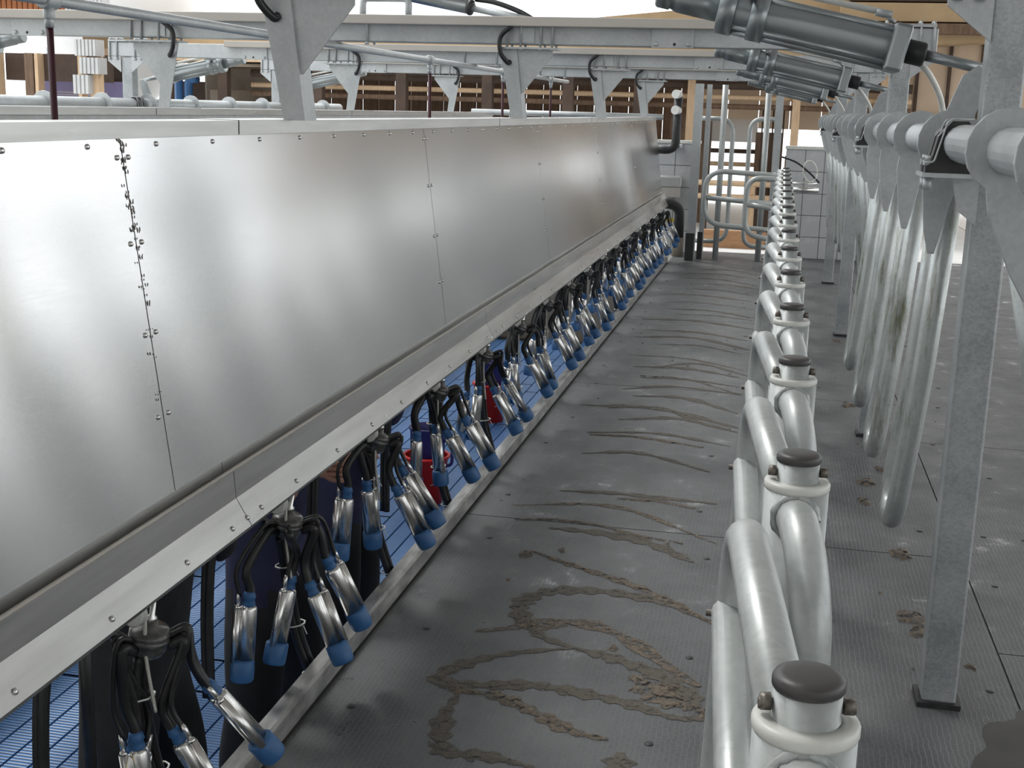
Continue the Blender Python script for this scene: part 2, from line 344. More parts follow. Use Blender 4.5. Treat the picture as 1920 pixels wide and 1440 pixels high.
# ================================================================== PARLOUR STEEL
SIDES = ((False, 'on the right of the pit'), (True, 'on the far left of the pit'))
ub = MB()  # U-bolt, shared
def ubolt(x, y, mir, parent, z0=1.752, z1=1.885):
    m = MB().tube(fillet([(x, y-.058, z0), (x, y-.058, z1), (x, y+.058, z1), (x, y+.058, z0)], .02, 3), .006, 6)
    m.lathe([(.012, -.005), (.012, .008), (0, .008)], 6, Matrix.Translation((x, y-.058, z0)))
    return m.build('u_bolt', 'galv', parent, mirror=mir)
for k, y in enumerate(PY):
    # crossbeam with ducts, joining plates
    t = thing('crossbeam', ORD[k]+' galvanised crossbeam spanning the milking pit, counted from the camera', 'beam', (MX/2, y, 1.77), 'crossbeams over the pit')
    MB().box(-4.95, .64, y-.05, y+.05, 1.77, 1.872).build('beam', 'galv', t, bevel=.004)
    for mir in (False, True):
        d = MB().box(-.62, -.43, y-.062, y-.05, 1.765, 1.85)
        pl = d.build('joining_plate', 'galv', t, mirror=mir, bevel=.002)
        for x in (-.60, -.45): MB().lathe([(.011, 0), (.011, .006), (.008, .009), (0, .009)], 8, frame((x, y-.062, 1.782), (0, -1, 0))).build('bolt', 'galv', pl, mirror=mir)
        MB().lathe([(.007, 0), (.007, .001), (0, .001)], 8, frame((-.515, y-.062, 1.782), (0, -1, 0))).build('hole', 'dark', pl, mirror=mir)
        for x in (-1.30, -1.235, -1.14, -1.085): ubolt(x, y, mir, t, 1.748)
        MB().box(-1.34, -1.06, y-.07, y+.05, 1.748, 1.757).build('clamp_bar', 'galv', t, mirror=mir)
        MB().box(-1.27, -1.17, y-.056, y-.05, 1.777, 1.845).build('stiffener_plate', 'galv', t, mirror=mir)
    for x in (-2.22, -1.99): ubolt(x, y, False, t, 1.76)
    if k == 1:
        MB().tube(fillet([(-2.03, y, 1.87), (-2.03, y, 1.975), (-1.80, y, 1.975), (-1.80, y, 1.87)], .03, 4), .017, 8).build('hoop', 'galv', t)
    tag(MB().box(-4.0, -.30, y-.115, y-.052, 1.849, 1.892).build('cable_duct', 'cream', bevel=.004),
        'cream cable duct fixed along the '+ORD[k]+' crossbeam from the camera', 'cable duct', 'cable ducts on the crossbeams')
    for mir, where in SIDES:
        # upright with gusseted head
        sx = .495
        t = thing('gate_post', ORD[k]+' square galvanised post from the camera '+where, 'post', (MX-sx if mir else sx, y, 0), 'square gate posts')
        MB().box(.452, .537, y-.042, y+.042, .012, 1.768).build('post', 'post', t, mirror=mir, bevel=.006)
        MB().box(.440, .548, y-.054, y+.054, 0, .014).build('base_seal', 'dark', t, mirror=mir)
        for a in (((.537, 1.768), (.64, 1.768), (.64, 1.735), (.537, 1.655))), (((.452, 1.768), (.452, 1.655), (.35, 1.735), (.35, 1.768))):
            MB().prism(list(a), 'y', y-.052, y-.043).build('gusset', 'galv', t, mirror=mir)
        for x in (.37, .42, .565, .622): ubolt(x, y, mir, t, 1.75, 1.90)
        MB().box(.36, .63, y-.066, y+.066, 1.876, 1.888).build('clamp_plate', 'galv', t, mirror=mir)
        # bearing block of the gate shaft, on a bracket of the post
        sh = MB().box(.318, .452, y-.165, y-.02, 1.348, 1.358); sh.prism([(.39, 1.348), (.452, 1.348), (.452, 1.24), (.41, 1.27)], 'y', y-.11, y-.10)
        sh.build('bearing_shelf', 'galv', t, mirror=mir)
        for yy in (y-.15, y-.085):
            bl = MB().prism([(.325, 1.358), (.449, 1.358), (.449, 1.375), (.44, 1.44), (.41, 1.475), (.375, 1.475), (.348, 1.44), (.335, 1.378), (.325, 1.372)], 'y', yy, yy+.042).build('bearing_block', 'dark', t, mirror=mir)
            st = MB().tube(fillet([(.322, yy-.006, 1.381), (.342, yy-.006, 1.381), (.366, yy-.006, 1.48), (.42, yy-.006, 1.48)], .015, 3), .0025, 6).build('strap', 'galv', bl, mirror=mir)
            MB().box(.322, .348, yy+.004, yy+.036, 1.374, 1.386).lathe([(.011, 0), (.011, .01), (0, .01)], 6, Matrix.Translation((.335, yy+.02, 1.386))).build('bolt', 'galv', bl, mirror=mir)
            MB().lathe([(.011, -.03), (.011, -.002), (0, -.002)], 6, Matrix.Translation((.335, yy+.02, 1.348))).build('nut', 'galv', bl, mirror=mir)
        # hanger that carries the splash panel
        t = thing('panel_hanger', ORD[k]+' folded triangular hanger plate from the camera, above the '+('near' if not mir else 'far')+' splash panel', 'bracket',
                  (MX+1.26 if mir else -1.26, y, 1.43), 'panel hangers under the crossbeams')
        yf = y-.045
        arm = MB().prism([(-1.275, 1.428), (-1.222, 1.428), (-1.262, 1.75), (-1.335, 1.75)], 'y', yf, yf+.006).build('arm', 'galv', t, mirror=mir)
        fl = MB(); fl.add([(-1.222, yf, 1.428), (-1.262, yf, 1.75), (-1.258, yf+.075, 1.75), (-1.218, yf+.075, 1.428), (-1.216, yf, 1.428), (-1.256, yf, 1.75), (-1.252, yf+.075, 1.75), (-1.212, yf+.075, 1.428)],
                         [(0, 1, 2, 3), (7, 6, 5, 4), (0, 4, 5, 1), (1, 5, 6, 2), (2, 6, 7, 3), (3, 7, 4, 0)]); fl.build('flange', 'galv', t, mirror=mir)
        MB().prism([(-1.256, 1.75), (-1.234, 1.545), (-1.226, 1.545), (-1.085, 1.72), (-1.085, 1.75)], 'y', yf+.01, yf+.016).build('gusset', 'galv', t, mirror=mir)
        MB().tube(spline([(-1.27, y-.10, 1.85), (-1.325, y-.09, 1.80), (-1.325, y-.085, 1.73), (-1.295, y-.06, 1.685), (-1.287, y-.046, 1.69)]), .011, 8).build('hose', 'hose', t, mirror=mir)

# ---------------------------------------------------------------- splash panels
def panel(mir):
    t = thing('splash_panel', 'long brushed stainless splash panel with riveted sheets and gutter along the pit' if not mir else 'stainless splash panel across the pit, only its top edge showing',
              'panel', (MX+1.25 if mir else -1.25, 6.6, .66))
    MB().prism([(-1.268, 1.396), (-1.170, .69), (-1.25, .66), (-1.35, 1.396)], 'y', .05, 13.15).build('core', 'white', t, mirror=mir)
    ys = [.05, 2.334-.02, 4.494, 6.654, 8.814, 10.974, 13.15]
    for a, b in zip(ys[:-1], ys[1:]):
        MB().prism([(-1.264, 1.41), (-1.166, .69), (-1.1685, .69), (-1.2665, 1.41)], 'y', a+.002, b-.002).build('sheet', 'steel', t, mirror=mir)
    # capping pieces, a short one under each hanger
    cuts = [.05]
    for y in PY: cuts += [y-.37, y+.12]
    cuts.append(13.15)
    for i, (a, b) in enumerate(zip(cuts[:-1], cuts[1:])):
        e = .0015 if i % 2 else 0
        MB().prism([(-1.262+e, 1.396), (-1.258+e, 1.396), (-1.258+e, 1.4285+e), (-1.37-e, 1.4285+e), (-1.37-e, 1.396), (-1.366-e, 1.396), (-1.366-e, 1.4245+e), (-1.262+e, 1.4245+e)], 'y', a+.002, b-.002).build('capping', 'steel2', t, mirror=mir)
    # gutter below
    gy = [.05, 2.55, 5.05, 7.55, 10.05, 13.25]
    for a, b in zip(gy[:-1], gy[1:]):
        MB().prism([(-1.172, .69), (-1.168, .66), (-1.148, .66), (-1.144, .672), (-1.138, .606), (-1.102, .546), (-1.104, .538), (-1.125, .530), (-1.125, .534), (-1.109, .540), (-1.142, .604), (-1.149, .655), (-1.175, .65), (-1.19, .66), (-1.19, .69)], 'y', a+.0015, b-.0015).build('gutter', 'steel2', t, mirror=mir)
    c = MB().tube([(-1.146, .05+i*.3, .671) for i in range(44)], .0045, 6); c.build('gutter_seal', 'cream', t, mirror=mir)
    # rivets: too small to pick apart
    rv = MB(); P = [(.0055, 0), (.0055, .0025), (.003, .0045), (0, .0048)]
    nrm = Vector((.72, 0, .098)).normalized()
    def onp(y, s): return Vector((-1.264+(.098)*s, y, 1.41-.72*s))
    y = .3
    while y < 13:
        rv.lathe(P, 7, frame(onp(y, .038), nrm)); y += .27
    for q in ys[1:-1]:
        for s in (.07, .3, .55, .78): 
            for e in (-.022, .022): rv.lathe(P, 7, frame(onp(q+e, s), nrm))
    n2 = Vector((.06, 0, .036)).normalized(); y = .45
    while y < 13:
        rv.lathe([(p*1.1, z) for p, z in P], 7, frame((-1.112, y, .563), n2)); y += .30
    for q in gy[1:-1]:
        for e in (-.08, .08): rv.lathe([(p*1.1, z) for p, z in P], 7, frame((-1.112, q+e, .563), n2))
    o = rv.build('rivet_heads', 'chrome', t, mirror=mir); o['kind'] = 'stuff'
    if not mir:
        gr = MB(); rg = random.Random(3)
        for i in range(55):
            sx = min(.97, abs(rg.gauss(.22, .3))); p = onp(2.314+rg.gauss(0, .009), sx)+nrm*.003; q = rg.uniform(.0008, .003)*(1.4 if sx < .35 else 1)
            a = [p+Vector((0, q*rg.uniform(.3, 1.2)*math.cos(k*1.05), q*rg.uniform(.5, 2.4)*math.sin(k*1.05))) for k in range(6)]
            gr.add([v+nrm*.0002 for v in a]+[v-nrm*.0012 for v in a], [tuple(range(6)), tuple(range(11, 5, -1))]+[(k, (k+1) % 6, 6+(k+1) % 6, 6+k) for k in range(6)])
        o = gr.build('seam_grime', 'rusty', t); o['kind'] = 'stuff'
    return t
panel(False); panel(True)

# ---------------------------------------------------------------- exit gates: shaft with hooked plates and hanging arms
PX, PZ = .402, 1.425
def exit_gate(y0, y1, ang, mir, label, ys):
    t = thing('exit_gate', label, 'gate', (MX-PX if mir else PX, (y0+y1)/2, .45), 'lifting exit gates')
    R = Matrix.Translation((PX, 0, PZ)) @ Matrix.Rotation(ang, 4, 'Y')
    MB().tube([(PX, y0, PZ), (PX, y1, PZ)], .043, 20).build('shaft', 'galv', t, mirror=mir)
    poly = []
    for i in range(15):
        a = math.radians(-38+i*(268/14)); poly.append((.078*math.cos(a), .078*math.sin(a)))
    poly += [(-.052, -.10), (-.030, -.22), (-.012, -.275), (.004, -.275), (.02, -.16), (.035, -.085)]
    for j, y in enumerate(ys):
        m = MB().prism(poly, 'y', y-.005, y+.005); m.v = [R @ v for v in m.v]
        pl = m.build('hook_plate', 'galv', t, mirror=mir, bevel=.002)
        pts = fillet([(.028, y+.034, -.03), (.030, y+.034, -.60), (.018, y+.036, -1.0), (.018, y+.224, -1.0), (.030, y+.226, -.60), (.028, y+.226, -.03)], .088, 9)
        MB().tube([R @ p for p in pts], .027, 16).build('arm', 'arm', t, mirror=mir)
    # lever lifted by the pneumatic cylinder
    if y0 > 3:
        m = MB().prism([(PX-.03, PZ+.02), (PX+.045, PZ+.02), (PX+.085, PZ+.165), (PX+.055, PZ+.185), (PX+.02, PZ+.16)], 'y', y0+.105, y0+.117); m.build('lever', 'galv', t, mirror=mir)
bays = [(.45, PY[0]-.02, math.radians(-13)), (PY[0]+.02, PY[1]-.02, math.radians(3.6)), (PY[1]+.02, PY[2]-.02, math.radians(-9)), (PY[2]+.02, PY[3]-.02, math.radians(-6)), (PY[3]+.02, 13.4, math.radians(-5))]
names = ['nearest', 'second', 'third', 'fourth', 'fifth']
for mir, where in SIDES:
    for i, (a, b, g) in enumerate(bays):
        if i == 0: ys = [.7, 1.42, 1.95, 2.46]
        elif i == 4: ys = [12.2, 12.9]
        else: ys = [a+.06+.735*j for j in range(4)]
        exit_gate(a, b, g, mir, names[i]+' lifting exit gate with hanging tube arms '+where, ys)

# ---------------------------------------------------------------- pneumatic cylinders
def cylinder(k, mir, where):
    y = PY[k]+.185; A = Vector((-.335, y, 1.774)); B = Vector((.275, y, 1.646)); d = (B-A).normalized()
    t = thing('pneumatic_cylinder', ORD[k]+' dark grey pneumatic cylinder from the camera '+where, 'cylinder', (MX-.1 if mir else -.1, y, 1.62), 'gate lifting cylinders')
    F = frame(A, d, (0, 1, 0)); L = (B-A).length
    body = MB().lathe([(.052, .17), (.054, .175), (.054, L-.03), (.052, L-.025)], 32, F)
    for an in (.15, .62, -.32, 3.95, 4.4, 2.25):
        body.tube([F @ Vector((.052*math.cos(an), .052*math.sin(an), .18)), F @ Vector((.052*math.cos(an), .052*math.sin(an), L-.03))], .010, 8)
    body.build('barrel', 'cyl', t, mirror=mir)
    MB().lathe([(.030, -.005), (.034, 0), (.034, .03), (.030, .034), (.036, .05), (.037, .17)], 20, F).build('rear_cylinder', 'cyl', t, mirror=mir)
    for z in (.18, .26): MB().lathe([(.058, z-.022), (.063, z-.02), (.063, z+.02), (.058, z+.022)], 24, F).obox(F @ Matrix.Translation((.066, 0, z)), .012, .016, .018).build('clamp', 'cyl', t, mirror=mir, bevel=.002)
    fp = MB().obox(F @ Matrix.Translation((0, 0, L-.012)), .073, .058, .022).build('front_plate', 'cyl', t, mirror=mir, bevel=.008)
    MB().lathe([(.03, L+.01), (.03, L+.055), (.027, L+.06), (0, L+.06)], 18, F).build('nose', 'dark', t, mirror=mir)
    MB().tube([F @ Vector((0, 0, L+.05)), F @ Vector((0, 0, L+.235))], .0135, 12).build('piston_rod', 'cyl', t, mirror=mir)
    up = Vector((0, 0, .075)); A = A-d*.16; L = L+.16
    h = MB().tube([A+d*.36+up, A+d*(L-.07)+up*1.05], .008, 8).build('air_line', 'white', t, mirror=mir)
    MB().lathe([(.01, -.02), (.01, .02), (0, .02)], 8, frame(A+d*(L-.05)+up*1.02, d)).tube([A+d*(L-.05)+up*1.02, A+d*(L-.02)+up*.8], .006, 6).build('fitting', 'galv', h, mirror=mir)
    MB().tube(spline([(.30, y+.03, 1.63), (.345, y+.05, 1.60), (.395, y+.16, 1.54), (.42, y+.22, 1.475)]), .008, 8).build('air_hose', 'white', t, mirror=mir)
    MB().box(-.105, -.088, PY[k]+.03, y+.01, 1.758, 1.772).build('beam_mount', 'galv', t, mirror=mir)
for k in range(4):
    for mir, where in SIDES: cylinder(k, mir, where)

# ---------------------------------------------------------------- sequence gates (swing dividers on pivot posts)
def seq_gate():
    x, y = .053, 1.008
    t = thing('sequence_gate', '', 'gate', (x, y, 0), 'sequence gates in a row along the platform')
    T = Matrix.Translation((x, y, 0))
    p = MB().lathe([(.0285, 0), (.0285, 1.016)], 28, T).build('pivot_post', 'tube', t)
    MB().lathe([(.029, 1.014), (.0302, 1.016), (.0302, 1.022), (.0285, 1.0255), (.021, 1.0275), (.010, 1.028), (0, 1.0282)], 28, T).build('post_cap', 'cap', t)
    MB().lathe([(.055, 0), (.055, .012), (.034, .014)], 24, T).build('foot_flange', 'galv', t)
    b = MB().lathe([(.005, -.040), (.005, .040)], 10, frame((x, y, .998), (1, .12, 0)))
    for s in (-1, 1): b.lathe([(.0075, 0), (.0075, .009), (0, .009)], 6, frame((x+s*.0295, y+s*.0035, 1.0), (s, .12*s, 0)))
    b.build('bolt', 'rusty', t)
    s = MB().lathe([(.0435, .30), (.0435, .978)], 32, T).build('sleeve', 'tube', t)
    MB().lathe([(.0300, .986), (.0300, .9885), (.0425, .9885), (.0448, .985), (.0448, .979), (.0435, .976)][::-1], 32, T).build('bushing', 'white', s)
    # curved front arm
    fa = spline([(x, y-.035, .945), (x+.004, y-.075, .947), (x+.013, y-.125, .925), (x+.022, y-.165, .875), (x+.026, y-.18, .80), (x+.026, y-.18, .56), (x+.02, y-.16, .47), (x+.008, y-.10, .415), (x, y-.035, .405)], 5)
    a = MB().tube(fa, .027, 16).build('front_arm', 'tube', t)
    w = MB()
    for z in (.945, .405):
        w.tube([(x+.029*math.cos(i*.2618), y-.037-.004*abs(math.cos(i*.2618))+.002*math.sin(i*2.3), z+.029*math.sin(i*.2618)) for i in range(25)], 0, 6, False, [.0058+.0014*math.sin(i*4.1) for i in range(25)])
    o = w.build('weld_bead', 'tube', a); o['kind'] = 'stuff'
    # hoop rail reaching to the next post
    hp = fillet([(x-.012, y+.03, .950), (x-.066, y+.575, .968), (x-.085, y+.60, .36), (x-.01, y+.03, .33)], .085, 8)
    MB().tube(hp, .0255, 16).build('hoop_rail', 'tube', t)
    mr = MB().tube([(x-.078, y+.575, .845), (x-.03, y+.035, .62)], .0225, 16).build('brace_rail', 'tube', t)
    MB().lathe([(.005, -.027), (.005, .025)], 8, frame((x-.08, y+.575, .84), (1, 0, 0))).build('pin', 'rusty', mr)
    return t
g0 = seq_gate()
for n in range(16):
    g = g0 if n == 0 else copy_tree(g0)
    g.location = (.053, 1.008+D*n, 0)
    g['label'] = ORD[n]+' swinging tube divider on a black-capped pivot post, counted from the camera'
g0['label'] = 'swinging tube divider on a black-capped pivot post, nearest the camera'

# ================================================================== MILKING CLUSTERS
shell_m = MB().lathe([(.012, 0), (.0165, -.004), (.0175, -.008), (.0175, -.122)], 18)
shell_m.tube([(0, .0235, -.006), (0, .0235, -.122)], .009, 10)
shell_m.lathe([(.009, -.006), (.006, .0), (0, .002)], 10, Matrix.Translation((0, .0235, 0)))
shell_m = shell_m.mesh('teat_cup_shell'); shell_m.materials.append(M['chrome'])
head_m = MB().lathe([(.0215, -.116), (.0245, -.120), (.0250, -.142), (.0245, -.158), (.022, -.163), (.012, -.163), (.010, -.155), (0, -.155)], 20, Matrix.Translation((0, .006, 0))).mesh('liner_head'); head_m.materials.append(M['blue'])
coll_m = MB().lathe([(.0075, .03), (.011, .028), (.014, .016), (.011, .012), (.013, .004), (.013, -.002)], 14).mesh('liner_collar'); coll_m.materials.append(M['blue'])
nip_m = MB().lathe([(.005, .0), (.005, .02), (.0035, .03)], 8, Matrix.Translation((0, .0235, 0))).mesh('air_nipple'); nip_m.materials.append(M['chrome'])
BASE = [((.078, .060, -.140), (.143, .090, -.270)), ((.052, .012, -.175), (.105, .025, -.300)),
        ((-.006, -.034, -.165), (-.002, -.038, -.320)), ((-.045, -.085, -.175), (-.050, -.093, -.330))]
def cluster(n):
    rnd = random.Random(31+n)
    hx, hy, hz = -1.135, 2.13+D*n, (.468 if n < 2 else .492)+rnd.uniform(-.012, .008)
    H = Vector((hx, hy, hz))
    t = thing('milking_cluster', ORD[n]+' milking cluster from the camera, four blue-capped steel cups hanging below the gutter', 'milking cluster', (hx, hy, hz-.33), 'milking clusters hanging in a row')
    tilt = frame(H, (.25+rnd.uniform(-.1, .2), rnd.uniform(-.25, .15), 1), (0, 1, 0))
    tilt = tilt @ Matrix.Scale(.88, 4)
    c = MB().lathe([(.016, -.052), (.034, -.046), (.041, -.03), (.043, -.012), (.047, -.010), (.047, -.002), (.043, .0), (.046, .004), (.046, .010), (.036, .018), (.016, .024), (.014, .034), (0, .036)], 20, tilt).build('claw', 'clear', t)
    MB().lathe([(.012, .03), (.012, .045), (.006, .05), (.006, .085)], 10, tilt).build('claw_hook', 'chrome', c)
    for i, (tp, bt) in enumerate(BASE):
        j = lambda s: Vector((rnd.uniform(-s, s), rnd.uniform(-s*1.6, s*1.6), rnd.uniform(-s, s)*.8))
        if n == 0: jt, jb = [(Vector((.02, .02, -.01)), Vector((.01, .02, .02))), (Vector((.0, .0, -.05)), Vector((0, 0, 0))), (Vector((-.01, .0, -.06)), Vector((.01, 0, 0))), (Vector((.02, .05, -.06)), Vector((.0, .0, 0)))][i]
        else: jt, jb = j(.016), j(.018)
        a = H+Vector(tp)+jt; b = H+Vector(bt)+jt*.6+jb; ax = (a-b).normalized()
        F = frame(a, ax, (rnd.uniform(-.6, .6), 1, 0)) @ Matrix.Rotation(rnd.uniform(0, 6.28) if i > 1 else rnd.uniform(2.0, 4.2), 4, 'Z')
        o = t.location; FL = Matrix.Translation(-o) @ F
        cup = place('teat_cup', shell_m, t, FL @ Matrix.Scale(1.17, 4))
        for nm, me in (('liner_head', head_m), ('liner_collar', coll_m), ('air_nipple', nip_m)): place(nm, me, cup, Matrix.Identity(4))
        out = Vector((a.x-H.x, a.y-H.y, 0)); out = out.normalized() if out.length > .01 else Vector((0, -1, 0))
        p0 = H+out*.036+Vector((0, 0, -.022)); top = a+ax*.024
        MB().tube(spline([p0, p0+out*.03+Vector((0, 0, .006)), top+ax*.07+out*.012, top+ax*.02, top], 6), .0118, 10).build('milk_tube', 'hose', t)
        ntop = F @ Vector((0, .0235, .022))
        MB().tube(spline([H+out*.03+Vector((0, 0, -.005)), H+out*.075+Vector((0, 0, .004)), ntop+ax*.075+out*.012, ntop], 6), .0058, 7).build('pulse_tube', 'hose', t)
    # long hose bundle back to the pipework under the platform
    s = rnd.uniform(-.03, .03)
    path = [H+Vector((-.01, 0, -.04)), H+Vector((-.015, .02+s, -.13)), H+Vector((-.005, .05+s, -.30)), H+Vector((.02, .11+s, -.46)), Vector((-1.108, hy+.19+s, -.09))]
    bd = MB()
    for dx, dy in ((0, 0), (-.018, .008), (-.006, -.018)): bd.tube(spline([p+Vector((dx, dy, 0)) for p in path], 7), .0105, 8)
    bd.build('long_hose', 'hose', t)
    for f in (1, 2, 3):
        q = path[f]; z = MB(); z.tube([q+Vector((-.006+.027*math.cos(a*.63), -.003+.027*math.sin(a*.63), .004*math.cos(a*.63))) for a in range(11)], .0022, 5)
        z.tube([q+Vector((.02, -.01, 0)), q+Vector((.034, -.02, -.018))], .002, 4)
        z.build('cable_tie', 'white', t)
    # second bundle rising behind the gutter
    up = spline([H+Vector((-.02, -.02, -.02)), H+Vector((-.06, -.07, .03)), H+Vector((-.10, -.12, .03)), H+Vector((-.13, -.15, -.03)), H+Vector((-.14, -.16, -.20)), H+Vector((-.14, -.16, -.42))], 6)
    bd = MB()
    for dx, dy in ((0, 0), (-.016, .006)): bd.tube([p+Vector((dx, dy, 0)) for p in up], .0105, 8)
    bd.build('vacuum_hose', 'hose', t)
    # retracting cord and its white guide pulley under the gutter
    g = MB().lathe([(.026, -.008), (.03, -.006), (.022, 0), (.03, .006), (.026, .008)], 18, frame((-1.150, hy-.035, .515), (.2, 1, 0)))
    g.build('cord_guide', 'white', t)
    MB().tube(spline([(-1.128, hy-.03, .505), (-1.13, hy-.028, .42), (-1.122, hy-.012, .30)], 5), .0035, 6).build('cord', 'rope', t)
for n in range(16): cluster(n)

# ================================================================== PEOPLE AND BUCKETS IN THE PIT
def person(x, y, yaw, jacket, label, lean=.05, spread=.11, hand_h=1.15, reach=.42):
    t = thing('person', label, 'person', (x, y, -.90))
    L = lean; J = {}
    J['pel'] = ((0, 0, .95), .135, .155); J['sp'] = ((L*.5, 0, 1.12), .115, .15); J['ch'] = ((L, 0, 1.32), .125, .175)
    J['nb'] = ((L*1.2, 0, 1.47), .075, .08); J['nk'] = ((L*1.4+.01, 0, 1.535), .054, .054); J['hd'] = ((L*1.5+.03, 0, 1.62), .092, .075); J['ht'] = ((L*1.5+.025, 0, 1.70), .088, .072); J['hz'] = ((L*1.5+.015, 0, 1.745), .045, .042)
    J['ns'] = ((L*1.5+.125, 0, 1.625), .012, .012)
    E = [('pel', 'sp'), ('sp', 'ch'), ('ch', 'nb'), ('nb', 'nk'), ('nk', 'hd'), ('hd', 'ht'), ('ht', 'hz'), ('hd', 'ns')]
    for s, q in ((1, 'l'), (-1, 'r')):
        J['hip'+q] = ((0, s*.09, .90), .105, .10); J['th'+q] = ((.02, s*(.06+spread*.45), .70), .108, .108); J['kn'+q] = ((.03, s*(spread+.02), .49), .088, .088); J['cf'+q] = ((-.01, s*(spread+.03), .33), .082, .082)
        J['an'+q] = ((-.02, s*(spread+.035), .10), .045, .045); J['hl'+q] = ((-.025, s*(spread+.035), .045), .042, .042); J['to'+q] = ((.14, s*(spread+.06), .035), .04, .034)
        J['sh'+q] = ((L, s*.185, 1.42), .068, .068); J['el'+q] = ((L+.10, s*.25, 1.17), .05, .05); J['wr'+q] = ((reach-.10, s*.17, hand_h+.01), .032, .03)
        J['pa'+q] = ((reach-.03, s*.165, hand_h), .034, .022); 
        E += [('pel', 'hip'+q), ('hip'+q, 'th'+q), ('th'+q, 'kn'+q), ('kn'+q, 'cf'+q), ('cf'+q, 'an'+q), ('an'+q, 'hl'+q), ('hl'+q, 'to'+q), ('ch', 'sh'+q), ('sh'+q, 'el'+q), ('el'+q, 'wr'+q), ('wr'+q, 'pa'+q)]
        for i in range(4):
            z = hand_h+.026-.017*i; ln = (.042, .047, .044, .034)[i]
            b0 = (reach+.008, s*.163, z); b1 = (reach+.008+ln*.55, s*(.163-.006), z-.003); b2 = (reach+.012+ln, s*(.163-.026), z-.008)
            J['f%d0'%i+q] = (b0, .0095, .0095); J['f%d1'%i+q] = (b1, .0085, .0085); J['f%d2'%i+q] = (b2, .0075, .0075)
            E += [('pa'+q, 'f%d0'%i+q), ('f%d0'%i+q, 'f%d1'%i+q), ('f%d1'%i+q, 'f%d2'%i+q)]
        J['t0'+q] = ((reach-.05, s*.135, hand_h+.028), .012, .012); J['t1'+q] = ((reach-.015, s*.115, hand_h+.035), .0095, .0095)
        E += [('pa'+q, 't0'+q), ('t0'+q, 't1'+q)]
    ks = list(J); me = bpy.data.meshes.new('body'); me.from_pydata([J[k][0] for k in ks], [(ks.index(a), ks.index(b)) for a, b in E], [])
    o = bpy.data.objects.new('body', me); COL.objects.link(o)
    m = o.modifiers.new('skin', 'SKIN'); m.use_smooth_shade = True; m.branch_smoothing = .3
    lay = me.skin_vertices[0] if me.skin_vertices else None
    if lay is None:
        bm = bmesh.new(); bm.from_mesh(me); bm.verts.layers.skin.verify(); bm.to_mesh(me); bm.free(); lay = me.skin_vertices[0]
    for i, k in enumerate(ks): lay.data[i].radius = (J[k][1], J[k][2]); lay.data[i].use_root = (k == 'pel')
    sb = o.modifiers.new('sub', 'SUBSURF'); sb.levels = sb.render_levels = 2
    bpy.context.view_layer.update()
    ev = o.evaluated_get(bpy.context.evaluated_depsgraph_get()); nm = bpy.data.meshes.new_from_object(ev)
    bpy.data.objects.remove(o); R = Matrix.Rotation(yaw, 4, 'Z')
    for mm in (jacket, 'blackcloth', 'skin', 'dark'): nm.materials.append(M[mm])
    for p in nm.polygons:
        c = p.center; p.use_smooth = True
        p.material_index = 2 if (c.z > 1.505 or (c.x > reach-.095 and abs(c.z-hand_h) < .075 and abs(c.y) > .09)) else (3 if c.z < .30 else (1 if c.z < .86 else 0))
    nm.transform(R)
    b = bpy.data.objects.new('body', nm); COL.objects.link(b); b.parent = t
    hm = MB().lathe([(.103, -.02), (.106, .03), (.095, .075), (.06, .11), (0, .122)], 20, frame((0, 0, 0), (-.25, 0, 1))); hm.v = [R @ (Vector((L*1.5+.012, 0, 1.66))+Vector((v.x*1.0, v.y*.82, v.z))) for v in hm.v]; hm.v = [v+t.location for v in hm.v]
    hm.build('hair', 'hair', t)
    for s in (1, -1):
        e = MB().lathe([(0, -.011), (.008, -.007), (.011, 0), (.008, .007), (0, .011)], 10, Matrix.Translation(t.location+R @ Vector((L*1.5+.108, s*.032, 1.64)))); e.build('eye', 'white', t)
        e = MB().lathe([(.0, -.03), (.012, -.02), (.016, .0), (.014, .02), (0, .032)], 10, Matrix.Translation(t.location+R @ Vector((L*1.5+.02, s*.078, 1.625)))); e.build('ear', 'skin', t)
    return t
person(-1.53, 4.36, .05, 'navy', 'person in navy jacket and black trousers standing in the pit beyond the others', spread=.15, hand_h=1.38, reach=.28)
person(-1.53, 3.66, -.05, 'navy', 'person in dark clothing with hands at the second milking cluster', spread=.16, hand_h=1.30, reach=.28)
person(-1.54, 2.80, .0, 'blackcloth', 'person in black clothing standing in the pit closest to the camera', spread=.16, hand_h=1.38, reach=.27)

def bucket(x, y, label, label2):
    t = thing('bucket', label, 'bucket', (x, y, -.90), 'red buckets in the pit')
    T = Matrix.Translation((x, y, -.90))
    MB().lathe([(.100, 0), (.135, .285), (.146, .287), (.146, .300), (.132, .302), (.130, .29), (.097, .01), (0, .01)], 32, T).build('shell', 'red', t)
    MB().tube([(x+.14*math.cos(a*.21), y-.10-.0*a, -.90+.26-.14*math.sin(a*.21)) for a in range(16)], .003, 6).build('handle', 'galv', t)
    t = thing('jug', label2, 'jug', (x+.005, y+.01, -.888), 'violet jugs in the red buckets')
    MB().lathe([(.085, 0), (.100, .20), (.108, .44), (.116, .45), (.116, .46), (.104, .46), (.095, .40), (.08, .012), (0, .012)], 28, Matrix.Translation((x+.005, y+.01, -.888))).build('body', 'violet', t)
    MB().tube(fillet([(x+.1, y-.03, -.50), (x+.17, y-.03, -.50), (x+.17, y-.03, -.65), (x+.1, y-.03, -.66)], .03, 4), .01, 8).build('handle', 'violet', t)
bucket(-1.99, 7.25, 'red plastic bucket on the blue pit floor, nearer of two', 'violet jug standing in the nearer red bucket')
bucket(-2.07, 9.40, 'red plastic bucket on the blue pit floor, farther of two', 'violet jug standing in the farther red bucket')
